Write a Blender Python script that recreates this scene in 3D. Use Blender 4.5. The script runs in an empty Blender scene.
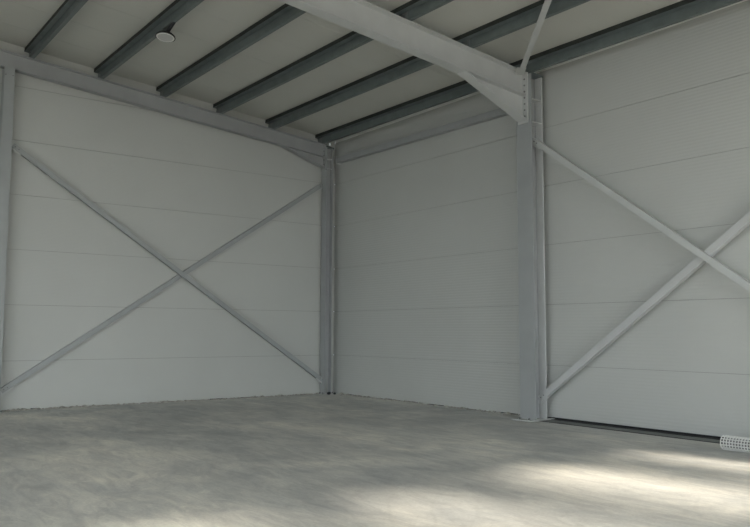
import bpy, bmesh, math, random
from mathutils import Vector, Matrix
random.seed(7)
S = bpy.context.scene
COL = S.collection

# ---------------------------------------------------------------- camera
# world: X=0 is the long (eave) wall, Y=0 the gable wall, floor Z=0, metres
yaw, pit, rol = 0.64216, 0.08826, 0.00337
Fv = Vector((math.sin(yaw)*math.cos(pit), math.cos(yaw)*math.cos(pit), math.sin(pit)))
R0 = Vector((math.cos(yaw), -math.sin(yaw), 0)); U0 = R0.cross(Fv)
Rv = R0*math.cos(rol) + U0*math.sin(rol); Uv = -R0*math.sin(rol) + U0*math.cos(rol)
cd = bpy.data.cameras.new('camera'); cam = bpy.data.objects.new('camera', cd); COL.objects.link(cam)
m = Matrix((Rv, Uv, -Fv)).transposed().to_4x4(); m.translation = Vector((-9.957, -14.91, 1.422))
cam.matrix_world = m
cd.sensor_fit = 'HORIZONTAL'; cd.sensor_width = 36; cd.lens = 766.58/750*36
cd.clip_start = .05; cd.clip_end = 500
S.camera = cam

# ---------------------------------------------------------------- sky, sun, exposure
w = bpy.data.worlds.new('sky'); S.world = w; w.use_nodes = True
nt = w.node_tree; nt.nodes.clear()
out = nt.nodes.new('ShaderNodeOutputWorld'); bg = nt.nodes.new('ShaderNodeBackground')
sky = nt.nodes.new('ShaderNodeTexSky'); sky.sky_type = 'HOSEK_WILKIE'
sky.turbidity = 5; sky.ground_albedo = .35
SUN_AZ, SUN_EL = math.radians(5), math.radians(29)      # where the sun stands, seen from the hall, off the -Y axis toward +X
sdir = Vector((math.sin(SUN_AZ)*math.cos(SUN_EL), -math.cos(SUN_AZ)*math.cos(SUN_EL), math.sin(SUN_EL)))
sky.sun_direction = sdir
mixw = nt.nodes.new('ShaderNodeMixRGB'); mixw.inputs[0].default_value = .75
mixw.inputs[2].default_value = (.80, .87, .93, 1)      # overcast veil
nt.links.new(sky.outputs[0], mixw.inputs[1]); nt.links.new(mixw.outputs[0], bg.inputs[0])
bg.inputs[1].default_value = 3.0; nt.links.new(bg.outputs[0], out.inputs[0])
ld = bpy.data.lights.new('sun', 'SUN'); ld.energy = 4.8; ld.angle = math.radians(2.8); ld.color = (1, .90, .75)
sun = bpy.data.objects.new('sun', ld); COL.objects.link(sun)
sun.rotation_euler = sdir.to_track_quat('Z', 'Y').to_euler()
vs = S.view_settings
vs.view_transform = 'Standard'; vs.look = 'None'; vs.gamma = 1; vs.use_curve_mapping = False
vs.exposure = 1.08

# ---------------------------------------------------------------- dimensions
ROOF0, SLOPE = 5.93, 0.10
X_RIDGE, X_FAR = -10.0, -20.0
Y_BACK = -18.72
FRAMES = (-0.15, -6.33, -12.51)
def roof(x): return ROOF0 - SLOPE*x if x > X_RIDGE else ROOF0 - SLOPE*X_RIDGE + SLOPE*(x - X_RIDGE)

# ---------------------------------------------------------------- materials
def mat(name, base, rough=.6, metal=0, var=0, scale=6, bump=0, bscale=40, spec=.5):
    M = bpy.data.materials.new(name); M.use_nodes = True
    n = M.node_tree.nodes; l = M.node_tree.links; b = n['Principled BSDF']
    b.inputs['Roughness'].default_value = rough; b.inputs['Metallic'].default_value = metal
    b.inputs['Specular IOR Level'].default_value = spec
    tc = n.new('ShaderNodeTexCoord')
    nz = n.new('ShaderNodeTexNoise'); nz.inputs['Scale'].default_value = scale; nz.inputs['Detail'].default_value = 6
    l.new(tc.outputs['Object'], nz.inputs['Vector'])
    r = n.new('ShaderNodeValToRGB')
    r.color_ramp.elements[0].position = .3; r.color_ramp.elements[1].position = .7
    r.color_ramp.elements[0].color = tuple(c*(1-var) for c in base) + (1,)
    r.color_ramp.elements[1].color = tuple(min(1, c*(1+var)) for c in base) + (1,)
    l.new(nz.outputs['Fac'], r.inputs[0]); l.new(r.outputs[0], b.inputs['Base Color'])
    if bump:
        n2 = n.new('ShaderNodeTexNoise'); n2.inputs['Scale'].default_value = bscale
        l.new(tc.outputs['Object'], n2.inputs['Vector'])
        bp = n.new('ShaderNodeBump'); bp.inputs['Strength'].default_value = bump; bp.inputs['Distance'].default_value = .01
        l.new(n2.outputs['Fac'], bp.inputs['Height']); l.new(bp.outputs[0], b.inputs['Normal'])
    return M

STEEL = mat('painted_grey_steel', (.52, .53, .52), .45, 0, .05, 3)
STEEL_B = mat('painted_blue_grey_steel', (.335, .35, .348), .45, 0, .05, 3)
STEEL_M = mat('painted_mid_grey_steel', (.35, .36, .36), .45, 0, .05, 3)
PURLIN = mat('galvanized_dark_steel', (.15, .175, .175), .42, .2, .12, 5)
CLEAT = mat('cleat_steel', (.19, .21, .21), .45, .1, .06, 6)
FLANGE_SHADE = mat('painted_flange_shade', (.028, .033, .030), .8, 0, .2, 8)  # near black, shade of the purlin top flange put into colour
BOLT = mat('bolt_steel', (.22, .22, .22), .5, .4, .1, 30)
DARK = mat('black_and_gap_shade', (.018, .019, .021), .7, 0, .2, 8)  # black parts, and the shade painted into gaps under the panels
SILL = mat('dark_sill_concrete', (.15, .16, .15), .6, 0, .2, 4)
FLASH = mat('white_flashing', (.85, .86, .83), .4, 0, .04, 4)
FOAM = mat('mortar_and_foam', (.36, .35, .31), .9, 0, .35, 14, .5, 60)
LAMPB = mat('black_lamp_body', (.03, .03, .032), .5, 0, .1, 20)
DIFF = mat('white_lamp_diffuser', (.50, .50, .49), .4, 0, .02, 20)
RIM = mat('lamp_reflector_ring', (.75, .75, .73), .3, .3, .02, 20)
PLASTIC = mat('pale_grey_plastic', (.74, .74, .71), .5, 0, .1, 12)
ASPH = mat('yard_gravel', (.17, .165, .15), .9, 0, .25, 3, .6, 30)
BARK = mat('bark', (.10, .075, .05), .9, 0, .3, 10, .5, 30)
LEAF = mat('leaves', (.07, .12, .035), .6, 0, .3, 4)

def panel_mat(name, base, axis, rib=.025, strength=.35):
    """white sandwich panel with fine rolled ribs running horizontally"""
    M = mat(name, base, .5, 0, .035, .5)
    n = M.node_tree.nodes; l = M.node_tree.links; b = n['Principled BSDF']
    tc = n.new('ShaderNodeTexCoord'); sep = n.new('ShaderNodeSeparateXYZ'); l.new(tc.outputs['Object'], sep.inputs[0])
    mul = n.new('ShaderNodeMath'); mul.operation = 'MULTIPLY'; mul.inputs[1].default_value = 2*math.pi/rib
    l.new(sep.outputs[axis], mul.inputs[0])
    sn = n.new('ShaderNodeMath'); sn.operation = 'SINE'; l.new(mul.outputs[0], sn.inputs[0])
    nz = n.new('ShaderNodeTexNoise'); nz.inputs['Scale'].default_value = 1.3; nz.inputs['Detail'].default_value = 3
    l.new(tc.outputs['Object'], nz.inputs['Vector'])
    ad = n.new('ShaderNodeMath'); ad.operation = 'MULTIPLY_ADD'; ad.inputs[1].default_value = .12
    l.new(sn.outputs[0], ad.inputs[0])
    m2 = n.new('ShaderNodeMath'); m2.operation = 'MULTIPLY'; m2.inputs[1].default_value = 3
    l.new(nz.outputs['Fac'], m2.inputs[0]); l.new(m2.outputs[0], ad.inputs[2])
    bp = n.new('ShaderNodeBump'); bp.inputs['Strength'].default_value = strength; bp.inputs['Distance'].default_value = .006
    l.new(ad.outputs[0], bp.inputs['Height']); l.new(bp.outputs[0], b.inputs['Normal'])
    return M
PANEL = panel_mat('white_ribbed_wall_panel', (.50, .51, .485), 2)
PANEL2 = panel_mat('white_ribbed_long_wall_panel', (.50, .51, .485), 2, .05, .8)
GASKET = mat('panel_joint_gasket', (.34, .34, .325), .7, 0, .1, 6)
CEIL = panel_mat('white_roof_panel', (.57, .57, .525), 1, .1, .25)

def floor_mat():
    M = bpy.data.materials.new('smooth_dusty_concrete'); M.use_nodes = True
    n = M.node_tree.nodes; l = M.node_tree.links; b = n['Principled BSDF']
    tc = n.new('ShaderNodeTexCoord')
    def noise(scale, detail=6, dist=0, mp=None, rot=0, rough=.6):
        mpn = n.new('ShaderNodeMapping'); mpn.inputs['Rotation'].default_value[2] = rot
        mpn.inputs['Scale'].default_value = mp or (1, 1, 1)
        l.new(tc.outputs['Object'], mpn.inputs[0])
        k = n.new('ShaderNodeTexNoise'); k.inputs['Scale'].default_value = scale; k.inputs['Detail'].default_value = detail
        k.inputs['Distortion'].default_value = dist; k.inputs['Roughness'].default_value = rough
        l.new(mpn.outputs[0], k.inputs['Vector']); return k.outputs['Fac']
    def ramp(fac, a, c, ca, cb):
        r = n.new('ShaderNodeValToRGB'); e = r.color_ramp.elements
        e[0].position = a; e[1].position = c; e[0].color = ca + (1,); e[1].color = cb + (1,)
        l.new(fac, r.inputs[0]); return r.outputs[0]
    def mix(t, f, a, c):
        x = n.new('ShaderNodeMixRGB'); x.blend_type = t
        if isinstance(f, float): x.inputs[0].default_value = f
        else: l.new(f, x.inputs[0])
        l.new(a, x.inputs[1]); l.new(c, x.inputs[2]); return x.outputs[0]
    c0 = ramp(noise(.35, 5, .6), .36, .64, (.53, .53, .52), (.80, .775, .72))        # big cloudy areas
    c1 = ramp(noise(1.1, 8, 1.2, (1, .45, 1), .5), .35, .68, (.78, .80, .82), (1.08, 1.07, 1.04))
    c2 = ramp(noise(5, 9, 1.5, (1, .3, 1), -.4, .7), .38, .62, (.84, .84, .85), (1.08, 1.08, 1.07))  # trowel sweeps
    c3 = ramp(noise(38, 4), .35, .7, (.91, .91, .91), (1.05, 1.05, 1.05))
    c = mix('MULTIPLY', 1.0, c0, c1); c = mix('MULTIPLY', 1.0, c, c2); c = mix('MULTIPLY', 1.0, c, c3)
    # curved scuffs and wheel marks: thin ridges of distorted rings
    mp = n.new('ShaderNodeMapping'); mp.inputs['Location'].default_value = (2.5, 13.5, 0); l.new(tc.outputs['Object'], mp.inputs[0])
    wv = n.new('ShaderNodeTexWave'); wv.wave_type = 'RINGS'; wv.rings_direction = 'Z'; wv.inputs['Scale'].default_value = .9
    wv.inputs['Distortion'].default_value = 3.5; wv.inputs['Detail'].default_value = 3; wv.inputs['Detail Scale'].default_value = .6
    l.new(mp.outputs[0], wv.inputs['Vector'])
    marks = ramp(wv.outputs['Fac'], .955, 1.0, (1, 1, 1), (.95, .95, .95))
    gate = ramp(noise(.55, 3), .5, .62, (0, 0, 0), (1, 1, 1))
    c = mix('MULTIPLY', gate, c, marks)
    # dust and crumbs kept by the walls
    l.new(c, b.inputs['Base Color'])
    rr = n.new('ShaderNodeMapRange'); rr.inputs[3].default_value = .42; rr.inputs[4].default_value = .75
    l.new(noise(.9, 6, .5), rr.inputs[0]); l.new(rr.outputs[0], b.inputs['Roughness'])
    bp = n.new('ShaderNodeBump'); bp.inputs['Strength'].default_value = .25; bp.inputs['Distance'].default_value = .01
    l.new(noise(9, 8, .4), bp.inputs['Height']); l.new(bp.outputs[0], b.inputs['Normal'])
    return M
FLOOR = floor_mat()

# ---------------------------------------------------------------- helpers
MI = 0      # material slot given to new faces
def hexa(bm, p):
    """p: 8 corners, first four one end face in order, last four the other"""
    v = [bm.verts.new(q) for q in p]
    for f in ((0,1,2,3), (7,6,5,4), (0,4,5,1), (1,5,6,2), (2,6,7,3), (3,7,4,0)): bm.faces.new([v[i] for i in f]).material_index = MI
def box(bm, x0, x1, y0, y1, z0, z1):
    hexa(bm, [(x0,y0,z0),(x1,y0,z0),(x1,y1,z0),(x0,y1,z0),(x0,y0,z1),(x1,y0,z1),(x1,y1,z1),(x0,y1,z1)])
def slab(bm, pts, y0, y1):
    """outline in the XZ plane given thickness along Y"""
    a = [bm.verts.new((x, y0, z)) for x, z in pts]; b = [bm.verts.new((x, y1, z)) for x, z in pts]
    k = len(pts)
    for f in [a, b[::-1]] + [[a[i], b[i], b[(i+1) % k], a[(i+1) % k]] for i in range(k)]: bm.faces.new(f).material_index = MI
def extr(bm, prof, A, B, U, V):
    """closed profile [(u,v)] swept from A to B with section axes U, V"""
    A, B, U, V = map(Vector, (A, B, U, V))
    a = [bm.verts.new(A+U*u+V*v) for u, v in prof]; b = [bm.verts.new(B+U*u+V*v) for u, v in prof]
    bm.faces.new(a); bm.faces.new(b[::-1]); k = len(prof)
    for i in range(k): bm.faces.new([a[i], b[i], b[(i+1) % k], a[(i+1) % k]])
def cyl(bm, A, B, r, n=16, r2=None):
    A, B = Vector(A), Vector(B); d = (B-A).normalized()
    u = d.orthogonal().normalized(); v = d.cross(u); r2 = r if r2 is None else r2
    a = [bm.verts.new(A+(u*math.cos(t)+v*math.sin(t))*r) for t in [2*math.pi*i/n for i in range(n)]]
    b = [bm.verts.new(B+(u*math.cos(t)+v*math.sin(t))*r2) for t in [2*math.pi*i/n for i in range(n)]]
    bm.faces.new(a); bm.faces.new(b[::-1])
    for i in range(n): bm.faces.new([a[i], b[i], b[(i+1) % n], a[(i+1) % n]])
def obj(name, bm, material, parent=None, bevel=0, smooth=False):
    bmesh.ops.recalc_face_normals(bm, faces=bm.faces)
    me = bpy.data.meshes.new(name); bm.to_mesh(me); bm.free(); me.materials.append(material)
    if smooth:
        for p in me.polygons: p.use_smooth = True
    o = bpy.data.objects.new(name, me); COL.objects.link(o)
    if bevel:
        b = o.modifiers.new('edge', 'BEVEL'); b.width = bevel; b.segments = 2; b.limit_method = 'ANGLE'
    if parent:
        bpy.context.view_layer.update(); o.parent = parent; o.matrix_parent_inverse = parent.matrix_world.inverted()
    return o
def thing(name, label, cat, loc, group=None):
    o = bpy.data.objects.new(name, None); COL.objects.link(o); o.location = loc; o.empty_display_size = .2
    o['label'] = label; o['category'] = cat
    if group: o['group'] = group
    bpy.context.view_layer.update(); return o
def tag(o, label, cat, group=None):
    o['label'] = label; o['category'] = cat
    if group: o['group'] = group
    return o
def struct(o, label=None):
    o['kind'] = 'structure'
    if label: o['label'] = label
    return o
def B(): return bmesh.new()

# ---------------------------------------------------------------- setting: floor, walls, roof
bm = B(); box(bm, X_FAR-.15, .35, Y_BACK-.15, .35, -.25, 0)
struct(obj('floor', bm, FLOOR), 'dusty smooth pale concrete floor of the empty hall')

JOINTS = [0.0] + [.875 + i for i in range(6)] + [6.875, 7.2]
G = .0045      # half width of a joint groove
def strips(a, b): return [(max(a, JOINTS[i]) + (G if JOINTS[i] > a else 0), min(b, JOINTS[i+1]) - (G if JOINTS[i+1] < b else 0))
                          for i in range(len(JOINTS)-1) if JOINTS[i] < b and JOINTS[i+1] > a]
def gable(name, y_in, y_out, openings=()):
    """wall in the XZ plane under the double pitched roof, y_in faces the hall; every course is a panel strip"""
    global MI
    bm = B(); sgn = 1 if y_out > y_in else -1
    cuts = sorted({X_FAR, X_RIDGE, 0.0, *[o[0] for o in openings], *[o[1] for o in openings]})
    for xa, xb in zip(cuts, cuts[1:]):
        z0 = 0.0
        for o in openings:
            if o[0] <= xa and xb <= o[1]: z0 = o[2]
        ta, tb = roof(xa), roof(xb)
        MI = 1; slab(bm, [(xa, z0), (xb, z0), (xb, tb), (xa, ta)], y_in + sgn*.012, y_out); MI = 0           # core behind the grooves
        for a, b in strips(z0, max(ta, tb)):
            lo = min(ta, tb)
            if b <= lo: pts = [(xa, a), (xb, a), (xb, b), (xa, b)]
            elif a >= lo:                       # clipped by the slope
                if ta > tb: xc = xa + (ta-a)/(ta-tb)*(xb-xa); pts = [(xa, a), (xc, a), (xa, ta)]
                else: xc = xb - (tb-a)/(tb-ta)*(xb-xa); pts = [(xc, a), (xb, a), (xb, tb)]
                if b < max(ta, tb):
                    if ta > tb: xd = xa + (ta-b)/(ta-tb)*(xb-xa); pts = [(xa, a), (xc, a), (xd, b), (xa, b)]
                    else: xd = xb - (tb-b)/(tb-ta)*(xb-xa); pts = [(xc, a), (xb, a), (xb, b), (xd, b)]
            else:
                if b >= max(ta, tb): pts = [(xa, a), (xb, a), (xb, tb), (xa, ta)]
                elif ta > tb: xd = xa + (ta-b)/(ta-tb)*(xb-xa); pts = [(xa, a), (xb, a), (xb, tb), (xd, b), (xa, b)]
                else: xd = xb - (tb-b)/(tb-ta)*(xb-xa); pts = [(xa, a), (xb, a), (xb, b), (xd, b), (xa, ta)]
            slab(bm, pts, y_in, y_in + sgn*.0125)
    o = obj(name, bm, PANEL); o.data.materials.append(GASKET); return struct(o)
wl = gable('wall_left', 0.0, .10)
bm = B(); box(bm, -.165, -.125, -.1, .3, 5.79, 5.86)           # small daylight gap left open beside the corner post
bmesh.ops.recalc_face_normals(bm, faces=bm.faces); cm = bpy.data.meshes.new('cut'); bm.to_mesh(cm); bm.free()
cut = bpy.data.objects.new('cut', cm); COL.objects.link(cut)
md = wl.modifiers.new('gap', 'BOOLEAN'); md.operation = 'DIFFERENCE'; md.object = cut; md.solver = 'EXACT'; md.use_self = True
bpy.context.view_layer.update()
nm = bpy.data.meshes.new_from_object(wl.evaluated_get(bpy.context.evaluated_depsgraph_get()))
wl.modifiers.clear(); wl.data = nm; bpy.data.objects.remove(cut)
DOORS = [(-8.0, -.9, 5.2), (-19.0, -11.0, 5.2)]  # unseen openings; the second added so sunlit floor brightens the roof
gable('wall_back', Y_BACK, Y_BACK-.10, DOORS)

def side(name, x_in, x_out, segs):
    global MI
    bm = B(); s = 1 if x_out > x_in else -1
    for y0, y1, z0, z1 in segs:
        MI = 1; box(bm, min(x_in+s*.012, x_out), max(x_in+s*.012, x_out), y0, y1, z0, z1); MI = 0
        for a, b in strips(z0, z1):
            box(bm, min(x_in, x_in+s*.0125), max(x_in, x_in+s*.0125), y0, y1, a, b)
    o = obj(name, bm, PANEL2); o.data.materials.append(GASKET); return struct(o)
RAIL0 = -6.45
side('wall_right', 0.0, .10, [(RAIL0, .0, 0, ROOF0-.012), (Y_BACK, RAIL0, .037, ROOF0-.012)])
# far long wall with a wide open gateway that lets daylight in
side('wall_far', X_FAR, X_FAR-.10, [(-6.5, 0, 0, ROOF0), (-17.6, -6.5, 5.2, ROOF0), (Y_BACK, -17.6, 0, ROOF0)])

bm = B()
for k in range(20):
    y1 = .12 - k; y0 = max(y1 - 1 + .003, Y_BACK-.12)
    if y1 < Y_BACK: break
    for xa, xb in ((X_RIDGE, .25), (X_FAR-.25, X_RIDGE)):
        za, zb = (roof(xa), ROOF0 - SLOPE*xb) if xb > X_RIDGE else (ROOF0-SLOPE*X_RIDGE + SLOPE*(xa-X_RIDGE), roof(xb))
        slab(bm, [(xa, za), (xb, zb), (xb, zb+.012), (xa, za+.012)], y0, y1)
for xa, xb in ((X_RIDGE, .25), (X_FAR-.25, X_RIDGE)):
    za, zb = (roof(xa), ROOF0 - SLOPE*xb) if xb > X_RIDGE else (ROOF0-SLOPE*X_RIDGE + SLOPE*(xa-X_RIDGE), roof(xb))
    slab(bm, [(xa, za+.0118), (xb, zb+.0118), (xb, zb+.10), (xa, za+.10)], Y_BACK-.12, .12)
struct(obj('ceiling', bm, CEIL), 'pale underside of the pitched roof panels')

# white flashing angle along the top of the long wall
bm = B(); extr(bm, [(0, 0), (-.02, 0), (-.02, -.004), (-.004, -.004), (-.004, -.05), (0, -.05)], (0, -.01, ROOF0-.012), (0, Y_BACK+.02, ROOF0-.012), (1, 0, 0), (0, 0, 1))
struct(obj('trim_1', bm, FLASH), 'thin white flashing along top of long wall')
# base rail: lip under the panels and a black strip painting the shaded gap below
bm = B(); extr(bm, [(.02, 0), (-.012, 0), (-.012, -.004), (.02, -.004)], (0, RAIL0, .037), (0, Y_BACK+.02, .037), (1, 0, 0), (0, 0, 1))
struct(obj('trim_2', bm, STEEL_B), 'thin grey drip lip under long wall panels')
bm = B(); box(bm, -.10, .012, Y_BACK+.02, -6.52, .0, .008); box(bm, .011, .09, Y_BACK+.02, RAIL0, .0, .032)
struct(obj('trim_3', bm, DARK), 'black strip painting the shaded gap under long wall panels')
bm = B(); box(bm, -.012, .012, -6.45, -6.12, .0, .03); struct(obj('trim_6', bm, DARK))
bm = B(); box(bm, -.36, -.11, Y_BACK+.02, -6.52, .0, .004)
struct(obj('trim_7', bm, SILL), 'dark grey sill strip let into floor along long wall')
bm = B(); box(bm, -.41, -.36, Y_BACK+.02, -6.52, .0, .003)
struct(obj('trim_8', bm, DARK), 'black floor joint along the sill strip')

# ---------------------------------------------------------------- steel columns
def hexbolt(bm, c, axis, r=.016, t=.014):
    c, a = Vector(c), Vector(axis).normalized(); cyl(bm, c, c+a*t, r, 6)
def portal_column(yc, label, w, xin, xout, top, zs, baseplate=True):
    t = thing('steel_column', label, 'column', ((xin+xout)/2, yc, 0), 'steel columns')
    h = w/2
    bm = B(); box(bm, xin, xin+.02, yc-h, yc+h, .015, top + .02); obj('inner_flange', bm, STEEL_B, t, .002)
    bm = B(); box(bm, xout-.02, xout, yc-h, yc+h, .015, top); obj('outer_flange', bm, STEEL if w > .3 else STEEL_B, t, .002)  # wide columns: lighter flange tone stands in for light on it
    bm = B(); q = .024 if w > .3 else .012; xa, xb = xin+.0195, xout-.0195; pr = []
    for sy in (1, -1):
        side_ = [(xa, .006+q), (xa+q*.3, .006+q*.3), (xa+q, .006), (xb-q, .006), (xb-q*.3, .006+q*.3), (xb, .006+q)]
        pr += [(a_, yc+b_) for a_, b_ in side_] if sy > 0 else [(a_, yc-b_) for a_, b_ in side_[::-1]]
    extr(bm, pr, (0, 0, .015), (0, 0, top), (1, 0, 0), (0, 1, 0)); obj('web', bm, STEEL_M, t)
    for z in zs:
        for s in (-1, 1):
            bm = B(); ya, yb = sorted((yc+s*.005, yc+s*(h-.004)))
            box(bm, xin+.019, xout-.019, ya, yb, z-.007, z+.007); obj('stiffener', bm, STEEL, t)
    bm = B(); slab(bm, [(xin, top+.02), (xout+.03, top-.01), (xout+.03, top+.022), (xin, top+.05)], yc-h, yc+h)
    obj('cap_plate', bm, PURLIN, t)  # dark tone stands in for the shadow between cap and roof
    bm = B(); ex = .17 if w > .3 else .05
    box(bm, xin-ex, -.005, yc-h-.03, yc+h+.03, 0, .015); p = obj('base_plate', bm, STEEL, t)
    for sx in (xin-ex*.5, xout+.06):
        for sy in (-h*.6, h*.6):
            bm = B(); cyl(bm, (sx, yc+sy, .014), (sx, yc+sy, .05), .012, 8); hexbolt(bm, (sx, yc+sy, .015), (0, 0, 1), .022, .02)
            obj('anchor_bolt', bm, BOLT, p)
    return t
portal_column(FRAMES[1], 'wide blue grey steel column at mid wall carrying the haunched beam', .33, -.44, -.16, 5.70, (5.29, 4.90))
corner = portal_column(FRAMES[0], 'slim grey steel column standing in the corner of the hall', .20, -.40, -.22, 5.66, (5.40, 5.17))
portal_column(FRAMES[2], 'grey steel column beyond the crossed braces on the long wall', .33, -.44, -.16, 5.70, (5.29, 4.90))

t = thing('steel_column', 'thin grey gable post supporting the gable rafter, left of crossed braces', 'column', (-7.19, -.16, 0), 'steel columns')
zt = roof(-7.19) - .535
for nm, y0, y1 in (('inner_flange', -.25, -.238), ('outer_flange', -.082, -.07)):
    bm = B(); slab(bm, [(-7.28, .012), (-7.10, .012), (-7.10, roof(-7.10)-.535), (-7.28, roof(-7.28)-.535)], y0, y1); obj(nm, bm, STEEL_B, t, .002)
bm = B(); box(bm, -7.195, -7.185, -.239, -.081, .012, zt); obj('web', bm, STEEL_B, t)
bm = B(); box(bm, -7.33, -7.05, -.30, -.02, 0, .012); p = obj('base_plate', bm, STEEL, t)
for sx in (-7.30, -7.08):
    bm = B(); hexbolt(bm, (sx, -.27, .012), (0, 0, 1), .018, .02); obj('anchor_bolt', bm, BOLT, p)
for s in (-.06, .06):
    bm = B(); hexbolt(bm, (-7.19+s, -.25, 5.98), (0, -1, 0), .013, .012); obj('bolt', bm, BOLT, t)

# ---------------------------------------------------------------- rafters
def rafter(yc, label, w, x_start, top_off, bot_off, hx, hz, STEEL=STEEL):
    """I-beam from the column face (x_start) up to the ridge, haunch from x=hx down to z=hz at the column"""
    t = thing('steel_rafter', label, 'roof beam', (x_start, yc, roof(x_start)-bot_off), 'steel rafters')
    xe = X_RIDGE; h = w/2; tf = .014; xs = x_start
    def band(o1, o2, ya, yb, xa=xs, xb=xe):
        bm = B(); slab(bm, [(xa, roof(xa)-o1), (xb, roof(xb)-o1), (xb, roof(xb)-o2), (xa, roof(xa)-o2)], ya, yb); return bm
    obj('top_flange', band(top_off, top_off+tf, yc-h, yc+h), STEEL, t, .0015)
    obj('bottom_flange', band(bot_off-tf, bot_off, yc-h, yc+h), STEEL, t, .0015)
    obj('web', band(top_off+tf-.001, bot_off-tf+.001, yc-.005, yc+.005), STEEL, t)
    hp = B(); slab(hp, [(hx, roof(hx)-bot_off+.002), (xs, roof(xs)-bot_off+.002), (xs, hz+.012)], yc-.005, yc+.005)
    hw = obj('haunch_web', hp, STEEL, t)
    d = Vector((xs-hx, 0, hz-(roof(hx)-bot_off))).normalized(); nrm = Vector((-d.z, 0, d.x)) * (-1 if d.x*1 > 0 and -d.z < 0 else 1)
    if nrm.z < 0: nrm = -nrm
    A = Vector((hx-.03, yc, roof(hx)-bot_off-.004)); Bp = Vector((xs, yc, hz))
    bm = B(); extr(bm, [(-h, 0), (h, 0), (h, .014), (-h, .014)], A, Bp, (0, 1, 0), nrm); obj('haunch_flange', bm, STEEL, t, .0015)
    # end plate bolted to the column flange
    pw = h + .01
    bm = B(); box(bm, xs-.004, xs+.021, yc-pw, yc+pw, hz-.04, roof(xs)-top_off-.005); ep = obj('end_plate', bm, STEEL, t, .0015)
    z = hz + .07; k = 0
    while z < roof(xs)-top_off-.06:
        for s in (-1, 1):
            bm = B(); hexbolt(bm, (xs-.004, yc+s*h*.55, z), (-1, 0, 0)); obj('bolt', bm, BOLT, ep)
        z += .105
    return t
r1 = rafter(FRAMES[1], 'deep pale grey roof beam with triangular haunch over mid wall column', .20, -.465, .23, .63, -1.83, 4.93)
rafter(FRAMES[0], 'grey sloping roof beam running along the top of the gable wall', .15, -.425, .23, .53, -1.50, 5.20, STEEL_M)
rafter(FRAMES[2], 'grey roof beam above the viewer, one bay nearer than haunched one', .20, -.465, .23, .63, -1.83, 4.93)

# ---------------------------------------------------------------- purlins
ORD = ['first dark roof purlin from the eave, just above long wall top', 'second dark roof purlin counting up from the long wall',
       'third dark roof purlin counting up from the long wall', 'fourth dark roof purlin counting up from the long wall',
       'fifth dark roof purlin from the long wall, holding the round lamp', 'sixth dark roof purlin counting up from the long wall',
       'seventh dark roof purlin counting up from the long wall', 'eighth dark roof purlin, last below the ridge']
PX = [-.475, -1.79, -3.05, -4.30, -5.55, -6.81, -8.06, -9.31]
tl = math.atan(SLOPE); ux = Vector((math.cos(tl), 0, -math.sin(tl))); uz = Vector((math.sin(tl), 0, math.cos(tl)))
PH = .225
zprof = [(-.085, PH-.078), (0, PH-.078), (0, 0), (.062, 0), (.062, .02), (.059, .02), (.059, .003), (.003, .003), (.003, PH-.075), (-.085, PH-.075)]
def make_purlin():
    t = thing('roof_purlin', ORD[0], 'purlin', (0, 0, 0), 'roof purlins')
    bm = B(); extr(bm, zprof, (0, -.03, 0), (0, Y_BACK+.05, 0), ux, uz); obj('rail', bm, PURLIN, t)
    bm = B(); extr(bm, [(-.088, PH-.074), (.01, PH-.074), (.01, PH-.002), (-.088, PH-.002)], (0, -.03, 0), (0, Y_BACK+.05, 0), ux, uz); obj('flange_shade_strip', bm, FLANGE_SHADE, t)  # added dark strip painting the shade under the top flange
    for f in FRAMES:
        bm = B(); extr(bm, [(-.009, -.001), (-.0005, -.001), (-.0005, PH-.080), (-.009, PH-.080)], (0, f-.07, 0), (0, f+.07, 0), ux, uz)
        c = obj('cleat', bm, CLEAT, t)
        for s in (-.035, .035):
            for zz in (.045, .11):
                bm = B(); cpt = Vector((0, f+s, 0)) + ux*-.009 + uz*zz; hexbolt(bm, cpt, -ux, .012, .01); obj('bolt', bm, BOLT, c)
    return t
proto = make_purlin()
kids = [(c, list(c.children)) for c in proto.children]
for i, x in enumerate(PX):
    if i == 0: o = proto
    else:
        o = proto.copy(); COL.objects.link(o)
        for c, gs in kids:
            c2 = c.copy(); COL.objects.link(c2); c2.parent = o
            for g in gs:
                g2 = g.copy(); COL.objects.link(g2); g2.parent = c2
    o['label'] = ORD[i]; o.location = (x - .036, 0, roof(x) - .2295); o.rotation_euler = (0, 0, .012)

# ---------------------------------------------------------------- eave strut in the corner bay
t = thing('eave_strut', 'grey square tube running under the eave between corner and mid column', 'strut', (-.09, -3.2, 5.36))
def tube(bm, A, Bq, s, U, V, r=.012):
    k = s/2; pr = []
    for cx, cy, a0 in ((k-r, k-r, 0), (-k+r, k-r, 90), (-k+r, -k+r, 180), (k-r, -k+r, 270)):
        for a in (0, 45, 90): pr.append((cx+r*math.cos(math.radians(a0+a)), cy+r*math.sin(math.radians(a0+a))))
    extr(bm, pr, A, Bq, U, V)
bm = B(); tube(bm, (-.072, -.26, 5.40), (-.072, -6.155, 5.34), .13, (1, 0, 0), (0, 0, 1)); obj('tube', bm, STEEL_M, t)
for y, z, s in ((-.252, 5.40, -1), (-6.163, 5.34, 1)):
    bm = B(); ya, yb = sorted((y, y+s*.012)); box(bm, -.138, -.006, ya, yb, z-.09, z+.09); obj('end_plate', bm, STEEL, t)

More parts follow.
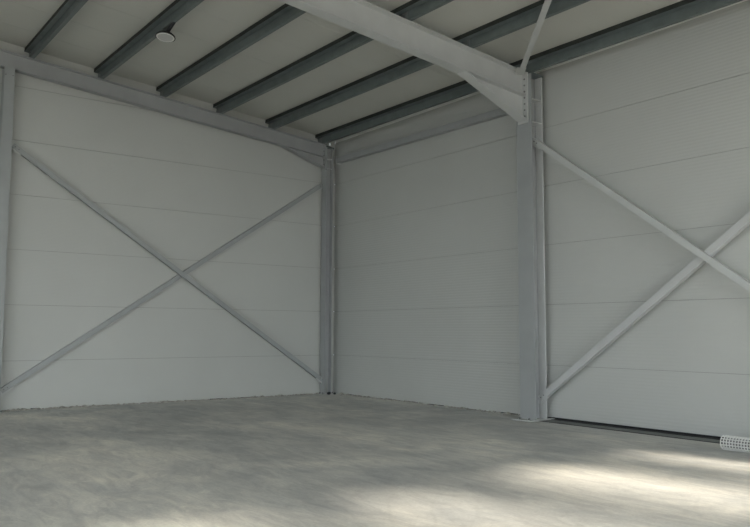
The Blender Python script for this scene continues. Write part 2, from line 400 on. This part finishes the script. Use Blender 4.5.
# ---------------------------------------------------------------- crossed braces
def brace(name, label, A, Bq, face, w=.095, leg_side=1, gus=True, group='crossed wall braces', mt=None):
    """equal angle from A to B; face: normal pointing into the hall; the flat leg is seen, the other runs back toward the wall"""
    A, Bq, face = Vector(A), Vector(Bq), Vector(face)
    d = (Bq-A).normalized(); side_ = face.cross(d).normalized()
    if side_.z < 0: side_ = -side_
    t = thing(name, label, 'brace', A, group)
    th = .008; k = w/2
    if leg_side > 0: pr = [(-k, 0), (-k, -th), (k-th, -th), (k-th, -w*.85), (k, -w*.85), (k, 0)]
    else: pr = [(k, 0), (k, -th), (-k+th, -th), (-k+th, -w*.85), (-k, -w*.85), (-k, 0)]
    bm = B(); extr(bm, pr, A, Bq, side_, face); obj('angle_bar', bm, mt or STEEL_B, t, .0015)
    if gus:
        for P, s in ((A, 1), (Bq, -1)):
            bm = B(); Q = P + d*s*.0
            extr(bm, [(-.075, -th-.001), (-.075, -th-.010), (.075-.07, -th-.010), (.075-.07, -th-.001)], Q - d*s*.045, Q + d*s*.20, side_, face)
            g = obj('gusset_plate', bm, STEEL, t)
            for q in (.05, .12):
                bm = B(); hexbolt(bm, Q + d*s*q, face, .012, .010); obj('bolt', bm, BOLT, g)
    return t
# gable wall
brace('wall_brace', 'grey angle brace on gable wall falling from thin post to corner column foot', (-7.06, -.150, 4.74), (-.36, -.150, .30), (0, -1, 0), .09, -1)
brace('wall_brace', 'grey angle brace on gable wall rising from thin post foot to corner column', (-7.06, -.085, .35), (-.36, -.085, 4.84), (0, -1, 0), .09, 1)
# long wall: lighter steel tone paints in the light on this side
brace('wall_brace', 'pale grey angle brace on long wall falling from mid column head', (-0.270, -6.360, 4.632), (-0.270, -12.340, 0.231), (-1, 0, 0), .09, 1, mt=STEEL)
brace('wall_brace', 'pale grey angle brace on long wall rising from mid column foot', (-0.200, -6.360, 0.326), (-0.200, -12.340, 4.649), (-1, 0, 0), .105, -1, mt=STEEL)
# roof brace under the purlins
A = Vector((-.60, -6.42, roof(-.60)-.30)); Bq = Vector((-5.45, -12.40, roof(-5.45)-.30))
d = (Bq-A).normalized(); nrm = uz.copy(); sd = nrm.cross(d).normalized()
t = thing('roof_brace', 'pale grey diagonal roof brace climbing from the mid column head', 'brace', A)
bm = B(); extr(bm, [(-.045, 0), (.045, 0), (.045, .07), (.037, .07), (.037, .008), (-.045, .008)], A, Bq, sd, nrm); obj('angle_bar', bm, STEEL, t, .0015)
bm = B(); extr(bm, [(-.09, .009), (.06, .009), (.06, .018), (-.09, .018)], A-d*.06, A+d*.22, sd, nrm); obj('gusset_plate', bm, STEEL, t)

# ---------------------------------------------------------------- round lamp under the fifth purlin
lc = Vector((-5.50, -3.30, 6.13))
t = thing('ceiling_lamp', 'small round black rimmed lamp with white face hanging under the roof', 'lamp', lc)
nv = Vector((-.12, -.10, -1)).normalized(); u = nv.orthogonal().normalized(); v = nv.cross(u)
def ringbody(rad_prof, name, m_):
    bm = B(); N = 36; rings = []
    for r_, h_ in rad_prof: rings.append([bm.verts.new(lc+(u*math.cos(a)+v*math.sin(a))*r_*1.08 + nv*h_) for a in [2*math.pi*i/N for i in range(N)]])
    for a, b in zip(rings, rings[1:]):
        for i in range(N): bm.faces.new([a[i], b[i], b[(i+1) % N], a[(i+1) % N]])
    bm.faces.new(rings[0]); bm.faces.new(rings[-1][::-1])
    return obj(name, bm, m_, t, 0, False)
ringbody([(.06, -.055), (.11, -.045), (.142, -.014), (.147, .008), (.138, .010)], 'housing', LAMPB)
ringbody([(.134, .009), (.130, .016), (.112, .012)], 'reflector_ring', RIM)
ringbody([(.113, .010), (.105, .0145), (.05, .016)], 'diffuser', DIFF)
bm = B(); cyl(bm, lc - nv*.05, (-5.50, -3.66, roof(-5.5)-.205), .032, 10); obj('bracket', bm, LAMPB, t)

# ---------------------------------------------------------------- roll of perforated sheet by the wall
t = thing('perforated_roll', 'pale rolled up perforated sheet lying on floor along the long wall', 'roll', (-.80, -10.4, 0))
def perf(name, R, cx, cz, ya, yb, nseg, step, parent, m_, ph=0):
    bm = B(); ny = int(abs(yb-ya)/step); wd = .0055
    for j in range(ny+1):                       # hoops
        y = ya + (yb-ya)*j/ny; rr = []
        for i in range(nseg):
            a = ph+2*math.pi*i/nseg
            rr.append([bm.verts.new((cx+r_*math.cos(a), y+q, cz+r_*math.sin(a))) for r_, q in ((R, -wd), (R, wd), (R-.006, wd), (R-.006, -wd))])
        for a, b in zip(rr, rr[1:]+rr[:1]):
            for k in range(4): bm.faces.new([a[k], b[k], b[(k+1) % 4], a[(k+1) % 4]])
    for i in range(nseg):                       # bars along the roll
        a = ph+2*math.pi*i/nseg; e = Vector((math.cos(a), 0, math.sin(a))); tg = Vector((-math.sin(a), 0, math.cos(a)))
        extr(bm, [(-wd, R-.005), (wd, R-.005), (wd, R+.001), (-wd, R+.001)], (cx, ya, cz), (cx, yb, cz), tg, e)
    return obj(name, bm, m_, parent)
perf('mesh_turn', .088, -.86, .0895, -9.86, -11.6, 15, .036, t, PLASTIC)
bm = B(); cyl(bm, (-.86, -9.90, .0895), (-.86, -11.6, .0895), .066, 16); obj('core', bm, BOLT, t)

# ---------------------------------------------------------------- mortar crumbs left along the wall feet
def crumbs(name, label, along, n, xr):
    bm = B()
    for i in range(n):
        a = random.uniform(*xr); s = random.uniform(.008, .03) * random.choice((.6, 1, 1, 1.3)); off = random.uniform(.0, .05)
        c = Vector((a, -off-s*1.9, s*.3)) if along == 'x' else Vector((-off-s*1.9, a, s*.3))
        r = bmesh.ops.create_icosphere(bm, subdivisions=1, radius=s)
        for vv in r['verts']:
            vv.co = Vector((vv.co.x*random.uniform(.8, 1.9), vv.co.y*random.uniform(.7, 1.3), vv.co.z*random.uniform(.5, 1)))+c
    o = obj(name, bm, FOAM); o['kind'] = 'stuff'; return tag(o, label, 'rubble')
crumbs('mortar_crumbs', 'rough mortar crumbs along the foot of the gable wall', 'x', 420, (-9.5, -.45))
crumbs('mortar_crumbs', 'rough mortar crumbs along foot of long wall in corner bay', 'y', 220, (-6.1, -.35))
def gap_strip(name, xr, along, n):
    bm = B(); a = xr[0]
    while a < xr[1]:
        L = random.uniform(.05, .5); hgt = random.uniform(.004, .022)
        if random.random() < .62:
            b = min(a+L, xr[1])
            if along == 'x': box(bm, a, b, -.006, .001, 0, hgt)
            else: box(bm, -.006, .001, a, b, 0, hgt)
        a += L
    return struct(obj(name, bm, DARK))
gap_strip('trim_4', (-9.5, -.4), 'x', 0); gap_strip('trim_5', (-6.1, -.3), 'y', 0)
for x_, y_, r_, lb in ((-.34, -.33, .05, 'small black stone lying at the corner column foot, outer one'), (-.20, -.36, .035, 'small black stone lying at the corner column foot, inner one')):
    bm = B(); r = bmesh.ops.create_icosphere(bm, subdivisions=2, radius=r_)
    for vv in r['verts']: vv.co = vv.co * random.uniform(.85, 1.1); vv.co.z *= .75; vv.co += Vector((x_, y_, r_*.62))
    tag(obj('stone', bm, DARK), lb, 'stone', 'stones at the corner column')

# ---------------------------------------------------------------- yard outside the openings
bm = B(); box(bm, -80, 60, -90, Y_BACK-.15, -.30, -.05)
struct(obj('ground', bm, ASPH))
bm = B(); box(bm, -80, X_FAR-.15, Y_BACK-.15, 40, -.30, -.05)
struct(obj('ground', bm, ASPH))

def tree(x, y, h, cr, zc, n, label, seed):
    rnd = random.Random(seed)
    t = thing('broadleaf_tree', label, 'tree', (x, y, -.05), 'trees in the yard')
    bm = B(); cyl(bm, (x, y, -.1), (x+.15, y, h*.6), .16, 10, .08)
    for k in range(7):
        a = rnd.uniform(0, 6.28); z = h*rnd.uniform(.35, .6)
        cyl(bm, (x+.1, y, z), (x+math.cos(a)*cr*.7, y+math.sin(a)*cr*.7, z+rnd.uniform(1, 2.2)), .06, 6, .02)
    obj('trunk', bm, BARK, t)
    bm = B(); cl = [Vector((rnd.uniform(-1, 1)*cr*.8, rnd.uniform(-1, 1)*cr*.8, rnd.uniform(-.8, .8)*(h-zc))) for _ in range(22)]
    for i in range(n):
        c = rnd.choice(cl) + Vector((rnd.uniform(-1, 1), rnd.uniform(-1, 1), rnd.uniform(-1, 1)))*rnd.uniform(.1, .55) + Vector((x, y, zc))
        u = Vector((rnd.gauss(0, 1), rnd.gauss(0, 1), rnd.gauss(0, 1))).normalized(); v = u.orthogonal().normalized()
        L = rnd.uniform(.10, .18); W = L*.55
        bm.faces.new([bm.verts.new(c+u*L), bm.verts.new(c+v*W), bm.verts.new(c-u*L), bm.verts.new(c-v*W)])
    obj('crown', bm, LEAF, t)
tree(-1.35, -25.0, 11, .55, 8.0, 700, 'slim leafy tree in the yard outside the gable door', 3)
tree(-3.0, -29.5, 13, .5, 10.3, 600, 'middle leafy tree of three in the yard', 5)
tree(-5.9, -27.0, 12, 2.1, 8.6, 6000, 'broad leafy tree in the yard, widest of three', 9)
